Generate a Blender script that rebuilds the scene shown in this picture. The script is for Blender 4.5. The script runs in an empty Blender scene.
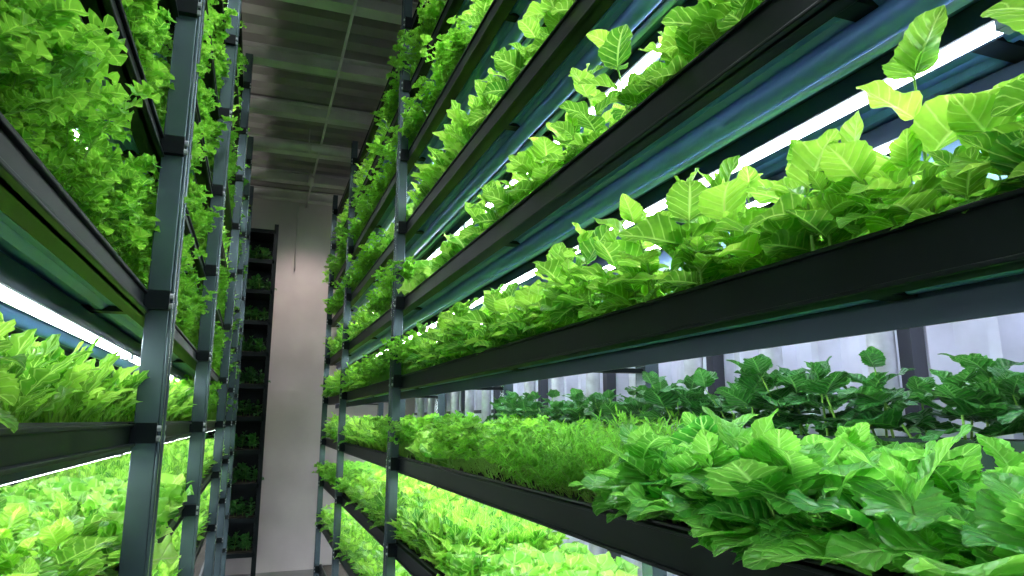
import bpy, math, random
import numpy as np
from mathutils import Vector, Matrix

H = 1.5            # eye height, all rack levels below are given relative to it
rng = np.random.default_rng(7)
random.seed(7)
COL = bpy.context.scene.collection
bpy.context.scene.view_settings.view_transform = 'Standard'
bpy.context.scene.view_settings.exposure = .18

# ------------------------------------------------------------------ materials
def newmat(name):
    m = bpy.data.materials.new(name); m.use_nodes = True
    nt = m.node_tree; nt.nodes.clear()
    out = nt.nodes.new('ShaderNodeOutputMaterial')
    return m, nt, out

def paint(name, col, rough=0.35, metal=0.0, noise=0.15, nscale=12, bump=0.0, spec=0.5):
    m, nt, out = newmat(name)
    b = nt.nodes.new('ShaderNodeBsdfPrincipled')
    tc = nt.nodes.new('ShaderNodeTexCoord')
    n = nt.nodes.new('ShaderNodeTexNoise'); n.inputs['Scale'].default_value = nscale
    n.inputs['Detail'].default_value = 5
    nt.links.new(tc.outputs['Object'], n.inputs['Vector'])
    r = nt.nodes.new('ShaderNodeValToRGB')
    r.color_ramp.elements[0].position = .3; r.color_ramp.elements[1].position = .7
    r.color_ramp.elements[0].color = tuple(c*(1-noise) for c in col)+(1,)
    r.color_ramp.elements[1].color = tuple(min(1, c*(1+noise)) for c in col)+(1,)
    nt.links.new(n.outputs['Fac'], r.inputs['Fac'])
    nt.links.new(r.outputs['Color'], b.inputs['Base Color'])
    b.inputs['Roughness'].default_value = rough
    b.inputs['Metallic'].default_value = metal
    b.inputs['Specular IOR Level'].default_value = spec
    if bump:
        bp = nt.nodes.new('ShaderNodeBump'); bp.inputs['Strength'].default_value = bump
        bp.inputs['Distance'].default_value = .01
        nt.links.new(n.outputs['Fac'], bp.inputs['Height'])
        nt.links.new(bp.outputs['Normal'], b.inputs['Normal'])
    nt.links.new(b.outputs[0], out.inputs[0])
    return m

def emit(name, col, s):
    m, nt, out = newmat(name)
    e = nt.nodes.new('ShaderNodeEmission')
    e.inputs[0].default_value = col+(1,); e.inputs[1].default_value = s
    nt.links.new(e.outputs[0], out.inputs[0])
    return m

def math_node(nt, op, a, b=None, clamp=False):
    n = nt.nodes.new('ShaderNodeMath'); n.operation = op; n.use_clamp = clamp
    for i, v in enumerate((a, b)):
        if v is None: continue
        if isinstance(v, (int, float)): n.inputs[i].default_value = v
        else: nt.links.new(v, n.inputs[i])
    return n.outputs[0]

def leafmat(name, dark, light, vein, nveins=8, transl=0.44, bump=.9, veinmix=.8):
    m, nt, out = newmat(name)
    uv = nt.nodes.new('ShaderNodeUVMap')
    sep = nt.nodes.new('ShaderNodeSeparateXYZ')
    nt.links.new(uv.outputs[0], sep.inputs[0])
    u = math_node(nt, 'ABSOLUTE', math_node(nt, 'SUBTRACT', math_node(nt, 'MULTIPLY', sep.outputs[0], 2.0), 1.0))
    v = sep.outputs[1]
    ph = math_node(nt, 'MULTIPLY', math_node(nt, 'SUBTRACT', v, math_node(nt, 'MULTIPLY', u, 0.22)), float(nveins))
    fr = math_node(nt, 'ABSOLUTE', math_node(nt, 'SUBTRACT', math_node(nt, 'FRACT', ph), 0.5))
    side = math_node(nt, 'SUBTRACT', 1.0, math_node(nt, 'MULTIPLY', fr, 9.0), True)
    mid = math_node(nt, 'SUBTRACT', 1.0, math_node(nt, 'MULTIPLY', u, 11.0), True)
    vm = math_node(nt, 'MAXIMUM', math_node(nt, 'MULTIPLY', side, 0.7), mid)
    at = nt.nodes.new('ShaderNodeAttribute'); at.attribute_name = 'rnd'
    oi = nt.nodes.new('ShaderNodeObjectInfo')
    tc = nt.nodes.new('ShaderNodeTexCoord')
    nz = nt.nodes.new('ShaderNodeTexNoise'); nz.inputs['Scale'].default_value = 70
    nt.links.new(tc.outputs['Object'], nz.inputs['Vector'])
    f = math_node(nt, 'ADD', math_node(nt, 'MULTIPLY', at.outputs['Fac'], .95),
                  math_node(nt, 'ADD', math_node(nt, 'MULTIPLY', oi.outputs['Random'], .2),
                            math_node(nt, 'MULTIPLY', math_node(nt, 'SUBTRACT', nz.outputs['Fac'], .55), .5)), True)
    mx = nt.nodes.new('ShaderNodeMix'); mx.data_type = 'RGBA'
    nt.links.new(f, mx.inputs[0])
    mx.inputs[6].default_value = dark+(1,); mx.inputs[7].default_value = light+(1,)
    mv = nt.nodes.new('ShaderNodeMix'); mv.data_type = 'RGBA'
    nt.links.new(math_node(nt, 'MULTIPLY', vm, veinmix), mv.inputs[0])
    nt.links.new(mx.outputs[2], mv.inputs[6]); mv.inputs[7].default_value = vein+(1,)
    b = nt.nodes.new('ShaderNodeBsdfPrincipled')
    b.inputs['Roughness'].default_value = .34
    b.inputs['Specular IOR Level'].default_value = .6
    nt.links.new(mv.outputs[2], b.inputs['Base Color'])
    hgt = math_node(nt, 'ADD', math_node(nt, 'MULTIPLY', vm, -1.0), math_node(nt, 'MULTIPLY', fr, 1.2))
    bp = nt.nodes.new('ShaderNodeBump'); bp.inputs['Strength'].default_value = bump
    bp.inputs['Distance'].default_value = .005
    nt.links.new(hgt, bp.inputs['Height'])
    nt.links.new(bp.outputs['Normal'], b.inputs['Normal'])
    t = nt.nodes.new('ShaderNodeBsdfTranslucent')
    hs = nt.nodes.new('ShaderNodeHueSaturation'); hs.inputs['Value'].default_value = 1.75
    hs.inputs['Hue'].default_value = .484; hs.inputs['Saturation'].default_value = 1.0
    nt.links.new(mv.outputs[2], hs.inputs['Color'])
    nt.links.new(hs.outputs[0], t.inputs[0])
    ms = nt.nodes.new('ShaderNodeMixShader'); ms.inputs[0].default_value = transl
    nt.links.new(b.outputs[0], ms.inputs[1]); nt.links.new(t.outputs[0], ms.inputs[2])
    nt.links.new(ms.outputs[0], out.inputs[0])
    return m

M_black = paint('black_painted_steel', (.005, .008, .009), .42, 0, .3, 6, spec=.11)
M_post = paint('post_teal_steel', (.075, .11, .125), .26, .5, .25, 5)
M_blue = paint('blue_painted_metal', (.11, .22, .54), .35, .25, .15, 4)
M_blued = paint('blue_reflector_metal', (.15, .27, .46), .5, .1, .15, 4)
M_bluel = paint('light_blue_metal', (.40, .58, .90), .3, .3, .12, 4)
M_hood = paint('lamp_hood_metal', (.03, .05, .10), .45, .2, .12, 4)
M_galv = paint('galvanised_steel', (.62, .64, .70), .28, .5, .2, 20)
M_soil = paint('growing_medium', (.03, .022, .014), .95, 0, .5, 60, .8)
M_tray = paint('tray_black_plastic', (.012, .016, .018), .45, 0, .2, 8)
M_led = emit('led_tube_white', (.88, .96, 1.0), 38)
M_led2 = emit('led_tube_white_dimmed', (.88, .96, 1.0), 24)
M_cap = paint('led_end_cap', (.35, .37, .38), .4)
M_wall = paint('wall_plaster', (.50, .45, .445), .85, 0, .08, 3, .15)
M_ceil = paint('ceiling_sheet', (.24, .22, .205), .7, .0, .2, 3)
M_ceilb = paint('ceiling_beam', (.50, .48, .46), .6, .0, .2, 5)
M_floor = paint('concrete_floor', (.2, .2, .2), .55, 0, .2, 3, .1)
M_panel = paint('ribbed_panel_metal', (.62, .64, .74), .28, .25, .2, 5)
M_dark = paint('dark_mullion', (.05, .055, .07), .4, .3, .2, 5)
M_dpanel = paint('dark_wall_panel', (.06, .07, .08), .6, 0, .2, 5)
M_stem = paint('stem_green', (.25, .5, .08), .5, 0, .2, 20)

G_basil = leafmat('basil_leaf', (.03, .24, .015), (.38, .75, .08), (.64, .92, .28), 7)
G_mint = leafmat('lemon_balm_leaf', (.02, .24, .02), (.22, .62, .08), (.50, .86, .28), 8)
G_dark = leafmat('dark_leaf', (.010, .09, .018), (.045, .26, .035), (.16, .46, .1), 8, .25)
G_parsley = leafmat('parsley_leaf', (.025, .22, .012), (.25, .65, .055), (.42, .80, .12), 4)
G_mizuna = leafmat('mizuna_leaf', (.04, .26, .012), (.35, .72, .08), (.6, .90, .25), 6)
G_dill = leafmat('dill_leaf', (.04, .30, .018), (.22, .66, .06), (.35, .7, .1), 4)
G_lett = leafmat('lettuce_leaf', (.06, .33, .022), (.42, .74, .13), (.68, .90, .36), 5, .45)

# ------------------------------------------------------------------ mesh helpers
def mkobj(name, verts, faces, mat, parent=None, smooth=False, bevel=0):
    me = bpy.data.meshes.new(name)
    me.from_pydata([tuple(v) for v in verts], [], faces); me.update()
    if smooth:
        for p in me.polygons: p.use_smooth = True
    me.materials.append(mat)
    ob = bpy.data.objects.new(name, me); COL.objects.link(ob)
    if parent: ob.parent = parent
    if bevel:
        b = ob.modifiers.new('bevel', 'BEVEL'); b.width = bevel; b.segments = 2
        b.limit_method = 'ANGLE'
    return ob

class Geo:
    def __init__(s): s.v = []; s.f = []
    def box(s, x0, x1, y0, y1, z0, z1):
        n = len(s.v)
        s.v += [(x0,y0,z0),(x1,y0,z0),(x1,y1,z0),(x0,y1,z0),(x0,y0,z1),(x1,y0,z1),(x1,y1,z1),(x0,y1,z1)]
        s.f += [tuple(n+i for i in q) for q in ((0,3,2,1),(4,5,6,7),(0,1,5,4),(1,2,6,5),(2,3,7,6),(3,0,4,7))]
    def prism(s, pts, axis, a, b):
        n = len(s.v); k = len(pts)
        for t in (a, b):
            for p, q in pts:
                s.v.append({'x': (t, p, q), 'y': (p, t, q), 'z': (p, q, t)}[axis])
        for i in range(k):
            j = (i+1) % k
            s.f.append((n+i, n+j, n+k+j, n+k+i))
        s.f.append(tuple(n+i for i in range(k))[::-1]); s.f.append(tuple(n+k+i for i in range(k)))
    def tube(s, p0, p1, r, seg=10):
        p0, p1 = Vector(p0), Vector(p1); d = (p1-p0).normalized()
        u = d.orthogonal().normalized(); w = d.cross(u); n = len(s.v)
        for p in (p0, p1):
            for i in range(seg):
                a = 2*math.pi*i/seg
                s.v.append(tuple(p + u*math.cos(a)*r + w*math.sin(a)*r))
        for i in range(seg):
            j = (i+1) % seg
            s.f.append((n+i, n+j, n+seg+j, n+seg+i))
        s.f.append(tuple(n+i for i in range(seg))[::-1]); s.f.append(tuple(n+seg+i for i in range(seg)))
    def make(s, name, mat, parent=None, smooth=False, bevel=0):
        return mkobj(name, s.v, s.f, mat, parent, smooth, bevel)

def empty(name, loc=(0, 0, 0)):
    e = bpy.data.objects.new(name, None); e.empty_display_size = .2
    e.location = loc; COL.objects.link(e); return e

# ------------------------------------------------------------------ leaf templates
def W_ovate(t):
    b = np.clip((t-.10)/.90, 0, 1)
    saw = ((b*11) % 1.0)
    return np.where(t < .10, .018, .018+.39*np.sin(np.pi*b**.74)**.75*(1.04-.11*saw)*(1-.10*b))
def W_serr(t):
    b = np.clip((t-.10)/.90, 0, 1)
    saw = ((b*13) % 1.0)
    return np.where(t < .10, .018, .018+.42*np.sin(np.pi*b**.70)**.75*(1.08-.25*saw)*(1-.1*b))
def W_pars(t):
    b = np.clip((t-.15)/.85, 0, 1)
    return np.where(t < .15, .02, .02+.52*np.sin(np.pi*b**.85)**.6*(.35+.65*np.abs(np.cos(2.5*np.pi*b))))
def W_miz(t):
    b = np.clip((t-.22)/.78, 0, 1)
    return np.where(t < .22, .018, .018+.17*np.sin(np.pi*b**.95)**.7*(.25+.75*np.abs(np.sin(5.5*np.pi*b)))*(.7+.4*b))
def W_thin(t):
    return .045*np.sin(np.pi*np.clip(t, .02, .98))**.5
def W_lett(t):
    return .06+.42*np.sin(np.pi*np.clip(t, 0, .99)**1.5)**.6*(.93+.07*np.sin(40*t))

def templates(W, nl, ss, kmin, kmax, fold, ruf, count=10, fmul=1.):
    t = np.linspace(0, 1, nl+1); ss = np.array(ss); nc = len(ss)
    w = W(t); w[-1] = .004
    T = []
    uv = np.zeros(((nl+1)*nc, 2))
    for i in range(count):
        k = rng.uniform(kmin, kmax)
        ang = .15 + k*t**1.3
        dt = 1/nl
        py = np.concatenate([[0], np.cumsum(np.cos(ang[:-1]))*dt])
        pz = np.concatenate([[0], np.cumsum(np.sin(ang[:-1]))*dt])
        fo = fold*rng.uniform(.3, 1.3); ru = ruf*rng.uniform(.5, 1.4)
        p1, p2 = rng.uniform(0, 6, 2); fq = rng.uniform(9, 15)*fmul
        side = rng.uniform(-.12, .12)
        V = np.zeros((nl+1, nc, 3))
        for c, s_ in enumerate(ss):
            zo = fo*abs(s_)*w + ru*np.sin(fq*t + (p1 if s_ < 0 else p2))*s_*s_*np.minimum(1, w*5) 
            if abs(s_) not in (0, 1): zo = zo + .018*np.abs(np.sin(np.pi*7*t))*np.minimum(1, w*5)
            V[:, c, 0] = s_*w*math.cos(fo*.8) + side*t*t
            V[:, c, 1] = py - np.sin(ang)*zo - (0.06*abs(s_)*w)
            V[:, c, 2] = pz + np.cos(ang)*zo
            uv[np.arange(nl+1)*nc+c, 0] = (s_+1)/2
            uv[np.arange(nl+1)*nc+c, 1] = t
        T.append(V.reshape(-1, 3))
    F = []
    for r in range(nl):
        for c in range(nc-1):
            a = r*nc+c
            F.append((a, a+1, a+1+nc, a+nc))
    return dict(T=T, F=np.array(F), uv=uv)

S5 = (-1, -.55, 0, .55, 1)
TP = {
 'basil': templates(W_ovate, 22, S5, -1.1, -.0, .3, .05),
 'serr': templates(W_serr, 26, (-1, -.6, -.25, 0, .25, .6, 1), -1.1, -.1, .25, .06),
 'pars': templates(W_pars, 12, (-1, 0, 1), -1.3, .1, .4, .08),
 'miz': templates(W_miz, 22, (-1, 0, 1), -1.5, -.1, .4, .06),
 'thin': templates(W_thin, 4, (-1, 0, 1), -1.2, .3, .3, .0),
 'lett': templates(W_lett, 24, (-1, -.75, -.4, 0, .4, .75, 1), -1.1, .2, .5, .09, 10, 2.0),
}

class Foliage:
    def __init__(s): s.V = []; s.F = []; s.U = []; s.R = []; s.M = []; s.n = 0
    def leaf(s, kind, pos, az, el, size, roll=0., rnd=None, wid=1.):
        tp = TP[kind]; T = tp['T'][rng.integers(len(tp['T']))]
        d = np.array([math.cos(az)*math.cos(el), math.sin(az)*math.cos(el), math.sin(el)])
        x = np.array([math.sin(az), -math.cos(az), 0.])
        n = np.cross(x, d)
        x2 = x*math.cos(roll)+n*math.sin(roll); n2 = np.cross(x2, d)
        Mx = np.stack([x2*wid, d, n2], 0)*size
        V = T@Mx + np.array(pos)
        s.V.append(V); s.F.append(tp['F']+s.n); s.n += len(V)
        s.U.append(tp['uv'][tp['F'].reshape(-1)])
        s.R.append(np.full(len(tp['F']), rng.random() if rnd is None else rnd))
        s.M.append(np.zeros(len(tp['F']), int))
    def stem(s, p0, p1, r0, r1):
        p0, p1 = np.array(p0, float), np.array(p1, float)
        d = p1-p0; d /= np.linalg.norm(d)+1e-9
        a = np.cross(d, [0.31, .9, .1]); a /= np.linalg.norm(a); b = np.cross(d, a)
        V = []
        for p, r in ((p0, r0), (p1, r1)):
            for k in range(4):
                q = k*math.pi/2
                V.append(p + r*(a*math.cos(q)+b*math.sin(q)))
        F = np.array([(k, (k+1) % 4, 4+(k+1) % 4, 4+k) for k in range(4)])
        s.V.append(np.array(V)); s.F.append(F+s.n); s.n += 8
        s.U.append(np.full((16, 2), .5)); s.R.append(np.full(4, .5)); s.M.append(np.ones(4, int))
    def mesh(s, name, mat):
        V = np.concatenate(s.V); F = np.concatenate(s.F); U = np.concatenate(s.U)
        me = bpy.data.meshes.new(name)
        me.vertices.add(len(V)); me.vertices.foreach_set('co', V.astype(np.float32).ravel())
        me.loops.add(len(F)*4); me.loops.foreach_set('vertex_index', F.astype(np.int32).ravel())
        me.polygons.add(len(F)); me.polygons.foreach_set('loop_start', (np.arange(len(F))*4).astype(np.int32))
        me.update(calc_edges=True)
        me.polygons.foreach_set('use_smooth', np.ones(len(F), bool))
        me.polygons.foreach_set('material_index', np.concatenate(s.M).astype(np.int32))
        ul = me.uv_layers.new(name='UVMap'); ul.data.foreach_set('uv', U.astype(np.float32).ravel())
        at = me.attributes.new('rnd', 'FLOAT', 'FACE'); at.data.foreach_set('value', np.concatenate(s.R).astype(np.float32))
        me.materials.append(mat); me.materials.append(M_stem)
        me.validate(); me.update()
        return me

U_ = lambda a, b: rng.uniform(a, b)

def p_basil(fo, x, y, h, kind='basil', ls=.075, lean=.25, n=4):
    la = U_(0, 6.28); lm = U_(0, lean)
    if x < .10: la = math.pi + U_(-.9, .9); lm = U_(.05, lean*1.3)
    top = np.array([x+math.cos(la)*lm*h, y+math.sin(la)*lm*h, h*.80])
    base = np.array([x, y, 0.])
    midp = base*.5+top*.5 + np.array([0, 0, h*.05])
    fo.stem(base, midp, .0028, .0022); fo.stem(midp, top, .0022, .0014)
    a = U_(0, 6.28)
    els = [.05, .25, .5, .9][4-n:]; szs = [1., 1.05, .9, .62][4-n:]
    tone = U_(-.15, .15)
    for i in range(n):
        f = .3+.7*i/(n-1)
        p = base+(top-base)*f
        for k in (0, 1):
            el = els[i]+U_(-.3, .3)
            sz = ls*szs[i]*U_(.7, 1.25)
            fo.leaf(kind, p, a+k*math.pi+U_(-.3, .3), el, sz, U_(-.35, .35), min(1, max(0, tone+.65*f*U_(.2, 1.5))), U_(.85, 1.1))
        a += math.pi/2+U_(-.2, .2)
    fo.leaf(kind, top, U_(0, 6.28), 1.2, ls*.5, 0, .9)

def p_rosette(fo, x, y, h, kind, n, wid=1., emin=.75):
    for i in range(n):
        az = U_(0, 6.28)
        el = U_(emin, 1.45)
        fo.leaf(kind, (x+U_(-.01, .01), y+U_(-.01, .01), 0), az, el, h*U_(.7, 1.25), U_(-.5, .5), None, wid)

def p_parsley(fo, x, y, h, n=7, ls=.032, over=.5, spread=.75):
    for i in range(n):
        az = U_(0, 6.28)
        if x < .1 and rng.random() < over: az = math.pi+U_(-1, 1)
        r = U_(.1, spread)*h; z = h*U_(.55, 1.)*(1-.25*(r/h)**2)
        p0 = np.array([x, y, 0]); p1 = np.array([x+math.cos(az)*r*.4, y+math.sin(az)*r*.4, z*.65])
        p2 = np.array([x+math.cos(az)*r, y+math.sin(az)*r, z])
        fo.stem(p0, p1, .0013, .001); fo.stem(p1, p2, .001, .0007)
        rr = rng.random()
        for q, sc in ((.45, .8), (.75, .95), (1., 1.1)):
            p = p1+(p2-p1)*q
            angs = (-1.1, 1.1) if q < 1 else (-.75, 0, .75)
            for da in angs:
                fo.leaf('pars', p, az+da+U_(-.2, .2), U_(-.2, .6), ls*sc*U_(.8, 1.25), U_(-.5, .5), min(1, rr*.6+U_(0, .4)))

def p_dill(fo, x, y, h):
    for i in range(6):
        az = U_(0, 6.28); r = U_(.1, .6)*h; z = h*U_(.6, 1.05)
        if x < .1: az = math.pi+U_(-1.2, 1.2); r *= 1.3; z *= .9
        p0 = np.array([x, y, 0.]); p2 = np.array([x+math.cos(az)*r, y+math.sin(az)*r, z])
        fo.stem(p0, p2, .0012, .0006)
        rr = U_(0, .6)
        for q in np.linspace(.3, 1, 9):
            p = p0+(p2-p0)*q
            for k in range(5):
                fo.leaf('thin', p, U_(0, 6.28), U_(-.5, 1.1), U_(.018, .036), 0, rr+U_(0, .4), 1.6)

def patch(kind, seed, L=.5, D=.44):
    global rng
    rng = np.random.default_rng(seed)
    fo = Foliage()
    def grid(sp, x0=.02, d=None):
        for gx in np.arange(x0, d or D, sp):
            for gy in np.arange(sp/2, L, sp):
                yield gx+U_(-.3, .3)*sp, gy+U_(-.4, .4)*sp
    if kind == 'basil':
        for x, y in grid(.092): p_basil(fo, x, y, U_(.10, .235), 'basil', .096)
        for x, y in grid(.07): p_basil(fo, x, y, U_(.05, .09), 'basil', .065, n=3)
        mat = G_basil
    elif kind == 'front_basil':
        for x, y in grid(.095, .0): p_basil(fo, x, y, U_(.09, .24), 'basil', .102, .35)
        for x, y in grid(.07, .0): p_basil(fo, x, y, U_(.04, .10), 'basil', .072, n=3)
        for gy in np.arange(.05, L, .10):
            fo.leaf('basil', (-.005, gy+U_(-.03, .03), U_(.02, .06)), math.pi+U_(-.8, .8), U_(-.3, .4), U_(.06, .10), U_(-.3, .3), U_(.2, .9))
        mat = G_basil
    elif kind == 'mint':
        for x, y in grid(.105): p_basil(fo, x, y, U_(.06, .16), 'serr', .15, .5, n=3)
        for x, y in grid(.085): p_basil(fo, x, y, U_(.04, .08), 'serr', .09, n=3)
        for gy in np.arange(.03, L, .05):      # leaves spilling over the front lip
            fo.leaf('serr', (-.005, gy, U_(.02, .06)), math.pi+U_(-.7, .7), U_(-.25, .35), U_(.09, .15), U_(-.3, .3), U_(.2, .9))
        mat = G_mint
    elif kind == 'dark':
        for x, y in grid(.075): p_basil(fo, x, y, U_(.09, .18), 'serr', .09, .4)
        mat = G_dark
    elif kind == 'parsley':
        for x, y in grid(.055): p_parsley(fo, x, y, U_(.12, .2))
        mat = G_parsley
    elif kind == 'mizuna':
        for x, y in grid(.055): p_rosette(fo, x, y, .17, 'miz', 10)
        mat = G_mizuna
    elif kind == 'lettuce':
        for x, y in grid(.115, .04):
            p_rosette(fo, x, y, .12, 'lett', 8, 1., .15); p_rosette(fo, x, y, .10, 'lett', 7, .9, .8)
        mat = G_lett
    elif kind == 'dill':
        for x, y in grid(.045): p_dill(fo, x, y, U_(.13, .2))
        mat = G_dill
    elif kind == 'small_basil':
        for x, y in grid(.06, .035): p_basil(fo, x, y, U_(.07, .15), 'serr', .08, .15)
        mat = G_basil
    elif kind == 'small_mizuna':
        for x, y in grid(.045, .04): p_rosette(fo, x, y, .115, 'miz', 10, .8)
        mat = G_mizuna
    elif kind == 'celery':
        for x, y in grid(.046, .05): p_parsley(fo, x, y, U_(.12, .22), 9, .027, .0, .45)
        mat = G_parsley
    elif kind == 'tall_celery':
        for x, y in grid(.046, .045): p_parsley(fo, x, y, U_(.14, .27), 10, .030, .0, .35)
        for x, y in grid(.05, .045): p_parsley(fo, x, y, U_(.07, .13), 7, .027, .0, .5)
        mat = G_parsley
    return fo.mesh(kind+'_patch_%d' % seed, mat)

LIB = {}
for kind, cnt in (('basil', 4), ('mint', 3), ('parsley', 3), ('mizuna', 3), ('lettuce', 2), ('dill', 2), ('small_basil', 2), ('small_mizuna', 3), ('celery', 2), ('tall_celery', 2)):
    LIB[kind] = [patch(kind, 100+i*7+len(kind)) for i in range(cnt)]
LIB['dark'] = [patch('dark', 900+i, D=.15) for i in range(3)]
LIB['front_basil'] = [patch('front_basil', 940+i, D=.19) for i in range(5)]
LIB['front_parsley'] = [patch('parsley', 960+i, D=.19) for i in range(2)]
PLANT_NAME = {'basil': 'basil_plants', 'mint': 'lemon_balm_plants', 'parsley': 'parsley_plants', 'lettuce': 'lettuce_heads',
              'mizuna': 'mizuna_greens', 'dill': 'dill_plants', 'dark': 'spinach_plants',
              'front_basil': 'basil_plants', 'front_parsley': 'parsley_plants', 'tall_celery': 'celery_leaf_plants',
              'small_mizuna': 'mizuna_greens', 'small_basil': 'basil_plants', 'celery': 'celery_leaf_plants'}
prng = random.Random(5)

def plant_row(segs, xfront, z, side, hscale=1.):
    for kind, y0, y1 in segs:
        par = empty(PLANT_NAME[kind], (xfront, (y0+y1)/2, z))
        y = y0; last = None
        while y < y1-.01:
            L = min(.5, y1-y)
            me = prng.choice([m for m in LIB[kind] if m is not last] or LIB[kind]); last = me
            ob = bpy.data.objects.new('plant_patch', me); COL.objects.link(ob)
            sy = L/.5 if L > .2 else 1
            ob.parent = par
            zs = hscale*prng.uniform(.92, 1.08)
            if side > 0:
                if prng.random() < .5:
                    ob.location = (0, y-(y0+y1)/2, 0); ob.scale = (1, sy, zs)
                else:
                    ob.location = (0, y+L-(y0+y1)/2, 0); ob.scale = (1, -sy, zs)
            else:
                ob.location = (0, y+L-(y0+y1)/2, 0); ob.rotation_euler = (0, 0, math.pi); ob.scale = (1, sy, zs)
            y += L

# ------------------------------------------------------------------ racks
def build_rack(name, xf, side, fdepth, y0, y1, levels, fposts, bposts, beam_h, pw, back_from, zt, leds, pipe, ledmat, shaded={}):
    par = empty(name, (0, 0, 0))
    X = lambda d: xf+side*d
    def bx(g, d0, d1, ya, yb, za, zb):
        a, b = sorted((X(d0), X(d1))); g.box(a, b, ya, yb, za, zb)
    g = Geo()
    for y in fposts:
        bx(g, -.052, -.046, y-pw/2, y-pw*.22, 0, zt); bx(g, -.052, -.046, y+pw*.22, y+pw/2, 0, zt)
        bx(g, -.046, -.006, y-pw/2, y-pw/2+.006, 0, zt); bx(g, -.046, -.006, y+pw/2-.006, y+pw/2, 0, zt)
        bx(g, -.030, -.022, y-pw/2+.006, y+pw/2-.006, 0, zt)
        bx(g, -.070, .01, y-pw*.8, y+pw*.8, 0, .012)
    for y in bposts:
        bx(g, fdepth-.02, fdepth+.03, y-.03, y+.03, 0, zt)
        bx(g, fdepth-.04, fdepth+.05, y-.05, y+.05, 0, .012)
    g.make('uprights', M_post, par, bevel=.002)
    g = Geo(); gb = Geo(); gt = Geo(); gs = Geo(); gu = Geo(); gl = Geo(); gp = Geo(); gk = Geo(); gc = Geo(); gh = Geo()
    for i, lz in enumerate(levels):
        depth = shaded.get(lz, fdepth)
        z = lz+H; zb = z+beam_h
        bx(g, -.004, .006, y0, y1, z, zb); bx(g, -.012, .03, y0, y1, z, z+.006)
        bx(g, -.010, .012, y0, y1, zb-.006, zb)
        bx(gb, depth-.006, depth+.004, y0, y1, z, zb); bx(gb, depth-.03, depth+.01, y0, y1, z, z+.006)
        bx(gt, .008, depth-.008, y0, y1, z+.018, z+.030)
        bx(gt, .008, .018, y0, y1, z+.030, zb+.004); bx(gt, depth-.018, depth-.008, y0, y1, z+.030, zb+.004)
        bx(gs, .018, depth-.018, y0+.01, y1-.01, z+.030, zb-.008)
        pts = []
        n = 36 if depth > .3 else 16
        for k in range(n+1):
            d = .034+(depth-.068)*k/n
            pts.append((X(d), z+.004+.008*(1 if (k % 4) in (1, 2) else 0)))
        prof = pts+[(X(depth-.034), z+.018), (X(.034), z+.018)]
        gu.prism(prof, 'y', y0, y1)
        sh = lz in shaded
        if not sh:
            gp.tube((X(pipe), y0, z-.012), (X(pipe), y1, z-.012), .022, 16)
            gc.tube((X(pipe+.055), y0, z-.006), (X(pipe+.055), y1, z-.006), .009, 10)
        up = .014 if sh else 0
        for dx in (leds if not sh else (.10,)):
            bx(gh, dx-.020, dx+.020, y0, y1, z-.020+up, z+.004+up)
            bx(gh, dx-.026, dx-.020, y0, y1, z-.034, z-.002); bx(gh, dx+.020, dx+.026, y0, y1, z-.032+up, z-.002)
            y = y0; rt = .009 if sh else .0105
            while y < y1-.05:
                L = min(1.2, y1-y)
                gl.tube((X(dx), y+.02, z-.031+up), (X(dx), y+L-.02, z-.031+up), rt, 10)
                bx(gk, dx-.012, dx+.012, y+.002, y+.02, z-.042+up, z-.020+up); bx(gk, dx-.012, dx+.012, y+L-.02, y+L-.002, z-.042+up, z-.020+up)
                y += L
        for y in bposts:
            bx(gb, .008, fdepth, y-.018, y+.018, z+.002, z+.016)
        for y in fposts:
            bx(gb, -.046, .0, y-pw*.75, y-pw*.45, z+beam_h*.15, z+beam_h*1.05)
            bx(gb, -.046, .0, y+pw*.45, y+pw*.75, z+beam_h*.15, z+beam_h*1.05)
            for dy in (-.6, .6):
                for dz in (.35, .8):
                    gk.tube((X(-.052), y+dy*pw, z+beam_h*dz), (X(-.040), y+dy*pw, z+beam_h*dz), .0055, 6)
    g.make('front_beams', M_black, par, bevel=.0015)
    gb.make('rear_beams_and_brackets', M_black, par)
    gt.make('trays', M_tray, par); gs.make('growing_medium', M_soil, par)
    gu.make('underside_pans', M_blue, par); gp.make('supply_pipes', M_blue, par, True)
    gc.make('conduits', M_bluel, par, True); gh.make('lamp_housings', M_hood, par)
    gl.make('led_tubes', ledmat, par, True); gk.make('end_caps_and_bolts', M_cap, par)
    gr = Geo()
    for i, z in enumerate(levels):
        if z >= back_from and i+1 < len(levels):
            bx(gr, fdepth+.006, fdepth+.012, y0, y1, z+H+beam_h, levels[i+1]+H)
            for q in (.3, .6):
                zz = z+H+beam_h+(levels[i+1]-z-beam_h)*q
                bx(gr, fdepth-.004, fdepth+.006, y0, y1, zz, zz+.02)
    if gr.v: gr.make('reflector_panels', M_blued, par)
    return par

RZ = [-1.38, -1.0, -.62, -.24, .142, .52, .90, 1.28, 1.66, 2.02]
XR = .65; DR = .50
build_rack('vertical_farming_rack', XR, 1, DR, -.7, 6.9, RZ, [3.3, 5.4, 6.86], [-.66, .6, 1.89, 3.2, 4.5, 5.8, 6.86], .066, .062, .142, H+2.24, (.2, .40), .085, M_led, {.142: .22})
LZ = [-1.15, -.87, -.60, -.32, -.047, .195, .50, .80, 1.10, 1.40, 1.70, 2.0]
XL = -.21; DL = .46
build_rack('vertical_farming_rack', XL, -1, DL, -.4, 6.9, LZ, [1.44, 2.64, 4.25, 5.6, 6.86], [-.3, 1.44, 2.64, 4.25, 5.6, 6.86], .040, .062, 9, H+2.24, (.11, .34), .19, M_led2)

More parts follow.
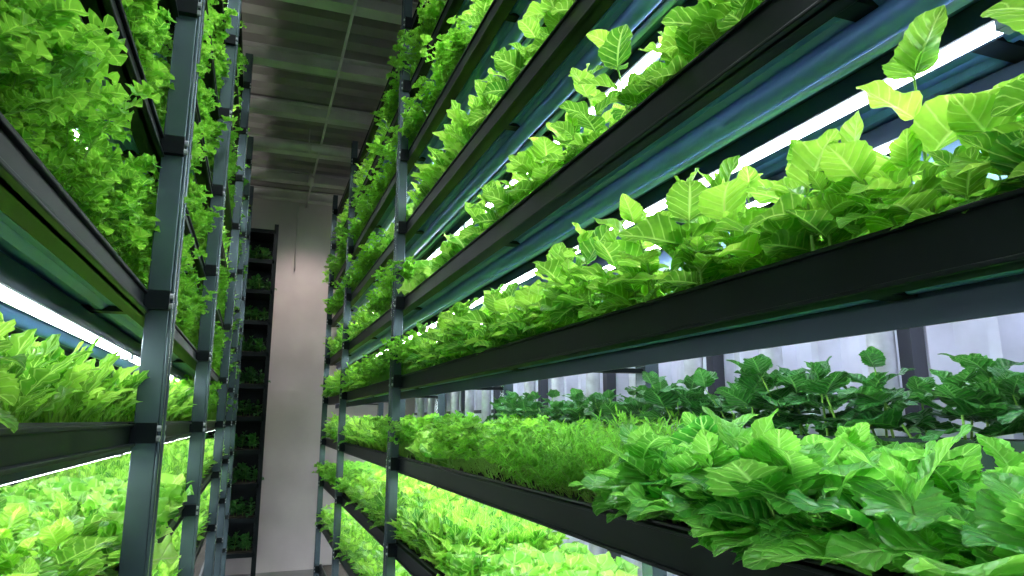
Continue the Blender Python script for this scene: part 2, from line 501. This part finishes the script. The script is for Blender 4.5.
zt = lambda lv, bh: H+lv+bh-.012
P = {
 .142: [('front_basil', .0, 3.0), ('front_parsley', 3.0, 4.5), ('front_basil', 4.5, 6.85)],
 .52: [('basil', .2, 2.2), ('lettuce', 2.2, 3.2), ('parsley', 3.2, 4.2), ('basil', 4.2, 6.85)],
 .90: [('basil', .6, 2.1), ('mizuna', 2.1, 3.1), ('lettuce', 3.1, 4.1), ('parsley', 4.1, 6.85)],
 1.28: [('basil', .8, 2.3), ('parsley', 2.3, 6.85)],
 1.66: [('parsley', 1.0, 4.0), ('basil', 4.0, 6.85)],
 -.62: [('lettuce', 1.5, 2.5), ('mizuna', 2.5, 3.5), ('basil', 3.5, 5.0), ('parsley', 5.0, 6.85)],
 -1.0: [('basil', 2.5, 6.85)],
}
for lv, segs in P.items():
    plant_row(segs, XR+.03, zt(lv, .066), 1)
plant_row([('mint', .2, 1.25), ('dill', 1.25, 1.75), ('parsley', 1.75, 2.6), ('lettuce', 2.6, 3.1), ('parsley', 3.1, 3.6), ('mizuna', 3.6, 5.0), ('basil', 5.0, 6.85)], XR+.03, zt(-.24, .066), 1)
PL = {
 -.60: [('small_mizuna', .8, 6.85)],
 -.32: [('small_basil', .5, 1.5), ('lettuce', 1.5, 2.5), ('small_mizuna', 2.5, 6.85)],
 -.047: [('small_basil', .3, .8), ('small_mizuna', .8, 3.0), ('celery', 3.0, 6.85)],
 .195: [('tall_celery', .3, 6.85)],
 .50: [('tall_celery', .3, 6.85)],
 .80: [('tall_celery', .3, 3.3), ('small_mizuna', 3.3, 6.85)],
 1.10: [('tall_celery', .6, 6.85)],
 1.40: [('small_mizuna', 1.0, 6.85)],
 1.70: [('celery', 1.5, 6.85)],
}
for lv, segs in PL.items():
    plant_row(segs, XL-.015, zt(lv, .040), -1, 1.)

tr = empty('hanging_planter_trough', (0, 0, 0))
g = Geo(); zc = H-.075; xa, xb = 1.0, 1.125
g.box(xa-.006, xa, 0, 3.2, zc, zc+.045); g.box(xa-.012, xa+.01, 0, 3.2, zc+.04, zc+.046); g.box(xa-.012, xa+.02, 0, 3.2, zc, zc+.005)
g.box(xb, xb+.006, 0, 3.2, zc, zc+.045); g.box(xa, xb, 0, 3.2, zc, zc+.006)
g.make('trough_body', M_post, tr)
g = Geo(); g.box(xa, xb, 0.01, 3.19, zc+.006, zc+.036); g.make('growing_medium', M_soil, tr)
g = Geo(); g.tube((xa+.03, 0, zc-.012), (xa+.03, 3.2, zc-.012), .007); g.make('led_tube', M_led, tr, True)
plant_row([('dark', .0, 3.0)], xa, zc+.036, 1, .85)

er = empty('storage_rack', (0, 0, 0))
g = Geo()
for x in (-.75, -.30, .08):
    for y in (7.12, 7.5): g.box(x-.02, x+.02, y-.02, y+.02, 0, H+1.95)
g.make('uprights', M_black, er)
g = Geo(); g2 = Geo()
for k in range(11):
    z = .25+k*.31
    g.box(-.75, .08, 7.10, 7.13, z, z+.04); g.box(-.75, .08, 7.13, 7.5, z, z+.015)
    g2.box(-.72, .05, 7.16, 7.46, z+.015, z+.05)
g.box(-.75, .08, 7.51, 7.52, .25, H+1.95)
g.make('shelves', M_black, er); g2.make('growing_medium', M_soil, er)
for k in range(10):
    z = .25+k*.31+.045
    par = empty('spinach_plants', (-.72, 7.15, z))
    for j in range(2):
        ob = bpy.data.objects.new('plant_patch', LIB['dark'][(k+j) % 3]); COL.objects.link(ob)
        ob.parent = par; ob.location = (j*.38+.0, .15, 0); ob.rotation_euler = (0, 0, -math.pi/2); ob.scale = (1, .75, .95)

# ------------------------------------------------------------------ room
def slab(name, x0, x1, y0, y1, z0, z1, mat):
    g = Geo(); g.box(x0, x1, y0, y1, z0, z1); return g.make(name, mat)
ZC = H+2.45; YB = 7.66
slab('floor', -2.2, 2.6, -3, YB+.1, -.1, 0, M_floor)
slab('wall_back', -2.2, 2.6, YB, YB+.1, 0, ZC+.1, M_wall)
slab('wall_left', -1.9, -1.8, -3, YB, 0, ZC+.1, M_dpanel)
g = Geo(); pts = []
y = -3.0
while y < YB:
    pts += [(y, ZC), (y+.08, ZC), (y+.10, ZC+.06), (y+.17, ZC+.06), (y+.19, ZC)]; y += .22
pts = [p for p in pts if p[0] <= YB]
pts += [(YB, ZC+.1), (-3, ZC+.1)]
g.prism(pts, 'x', -2.2, 2.6); g.make('ceiling', M_ceil)
for y in (2.9, 3.7, 4.5, 5.3, 6.1, 6.9, 7.5):
    g = Geo()
    g.box(-1.8, 2.2, y-.05, y+.05, ZC-.012, ZC); g.box(-1.8, 2.2, y-.006, y+.006, ZC-.095, ZC-.012); g.box(-1.8, 2.2, y-.05, y+.05, ZC-.105, ZC-.093)
    g.make('ceiling_beam', M_ceilb)
g = Geo(); g.tube((.38, 2.5, ZC-.12), (.38, 7.64, ZC-.12), .010); g.tube((.30, 7.63, ZC-.12), (.30, 7.63, H+1.6), .008)
g.make('electrical_conduit', M_ceilb, None, True)
g = Geo(); g.tube((-.6, 5.75, ZC-.17), (1.3, 5.75, ZC-.17), .035, 18)
for x in (-.3, .28, .95): g.tube((x-.02, 5.75, ZC-.17), (x+.02, 5.75, ZC-.17), .040, 18); g.box(x-.005, x+.005, 5.745, 5.755, ZC-.14, ZC)
g.make('ceiling_pipe', M_ceilb, None, True)
g = Geo(); pts = []
y = -3.0
while y < YB-.2:
    pts += [(1.72, y), (1.72, y+.10), (1.69, y+.115), (1.66, y+.13), (1.66, y+.16), (1.69, y+.175)]; y += .19
pts += [(1.72, YB), (1.82, YB), (1.82, -3)]
g.prism(pts, 'z', 0, ZC); g.make('wall_right', M_panel)
g = Geo()
for y in np.arange(.1, 7, .42):
    g.tube((1.55, y, 0), (1.55, y, ZC-.02), .035, 16)
g.make('drain_pipes', M_galv, None, True)
g = Geo()
for y in np.arange(-.35, 7, .84):
    g.box(1.60, 1.65, y-.02, y+.02, 0, ZC-.01)
g.box(1.61, 1.64, -2.5, 7.4, H+.05, H+.075); g.box(1.61, 1.64, -2.5, 7.4, H-.28, H-.25); g.make('wall_framing_rails', M_dark)

def light(name, typ, loc, tgt, e, col, rot=None, **kw):
    l = bpy.data.lights.new(name, typ); l.energy = e; l.color = col
    for k, v in kw.items(): setattr(l, k, v)
    o = bpy.data.objects.new(name, l); COL.objects.link(o); o.location = loc
    o.rotation_euler = rot if rot is not None else (Vector(tgt)-Vector(loc)).to_track_quat('-Z', 'Y').to_euler()
    return o
sf = empty('ceiling_spotlight', (0, 0, 0))
g = Geo(); g.tube((.36, 6.55, ZC-.13), (.36, 6.55, ZC-.16), .008); g.tube((.36, 6.52, ZC-.16), (.36, 6.60, ZC-.21), .028, 16); g.make('housing', M_ceilb, sf, True)
light('spot_lamp', 'SPOT', (.36, 6.62, ZC-.225), (.40, YB, H+.8), 62, (1, .83, .78), spot_size=1.3, spot_blend=1., shadow_soft_size=.05).parent = sf
for y in (-.6, 1.7):  # added panels, housing included, out of view: bluish fill for aisle and undersides
    cl = empty('added_aisle_fill', (0, 0, 0))
    g = Geo(); g.box(.10, .34, y-.6, y+.6, ZC-.09, ZC-.03); g.make('housing', M_cap, cl) 
    light('aisle_fill_lamp', 'AREA', (.22, y, ZC-.092), None, 26, (.88, .95, 1), rot=(0, 0, 0), shape='RECTANGLE', size=.22, size_y=1.1).parent = cl
for x in (1.38, -1.1):  # added uplights, housing included, put in to brighten the ceiling
    ul = empty('added_ceiling_fill', (0, 0, 0))
    g = Geo(); zz = H+1.75
    g.box(x-.07, x+.07, 3, 7, zz-.05, zz-.02); g.box(x-.08, x-.065, 3, 7, zz-.05, zz+.03); g.box(x+.065, x+.08, 3, 7, zz-.05, zz+.03)
    for y in (3.2, 5.0, 6.8): g.box(x-.006, x+.006, y-.006, y+.006, zz+.0, ZC)
    g.make('housing', M_black, ul)
    light('ceiling_fill_lamp', 'AREA', (x, 5, zz-.01), None, 48, (1, .96, .93), rot=(math.pi, 0, 0), shape='RECTANGLE', size=.12, size_y=3.9).parent = ul
bl = empty('added_wall_fill', (0, 0, 0))  # added batten and housing, put in to brighten the ribbed wall behind the rack
g = Geo(); g.box(1.22, 1.29, -.4, 5.4, H+.62, H+.65); g.box(1.205, 1.22, -.4, 5.4, H+.50, H+.65)
for y in (0, 2.5, 5.2): g.box(1.25, 1.26, y-.005, y+.005, H+.65, ZC)
g.make('housing', M_cap, bl)
light('wall_fill_lamp', 'AREA', (1.26, 2.5, H+.610), None, 42, (.86, .91, 1), rot=(0, -.65, 0), shape='RECTANGLE', size=.05, size_y=5.6).parent = bl

w = bpy.data.worlds.new('world'); bpy.context.scene.world = w; w.use_nodes = True
w.node_tree.nodes['Background'].inputs[0].default_value = (.6, .78, .95, 1)
w.node_tree.nodes['Background'].inputs[1].default_value = .75

cam = bpy.data.cameras.new('camera'); co = bpy.data.objects.new('camera', cam); COL.objects.link(co)
cam.lens = 24.0; cam.sensor_width = 36; cam.clip_start = .02
co.location = (0, 0, H); co.rotation_euler = (math.radians(90+10.94), 0, math.radians(-20.3))
bpy.context.scene.camera = co
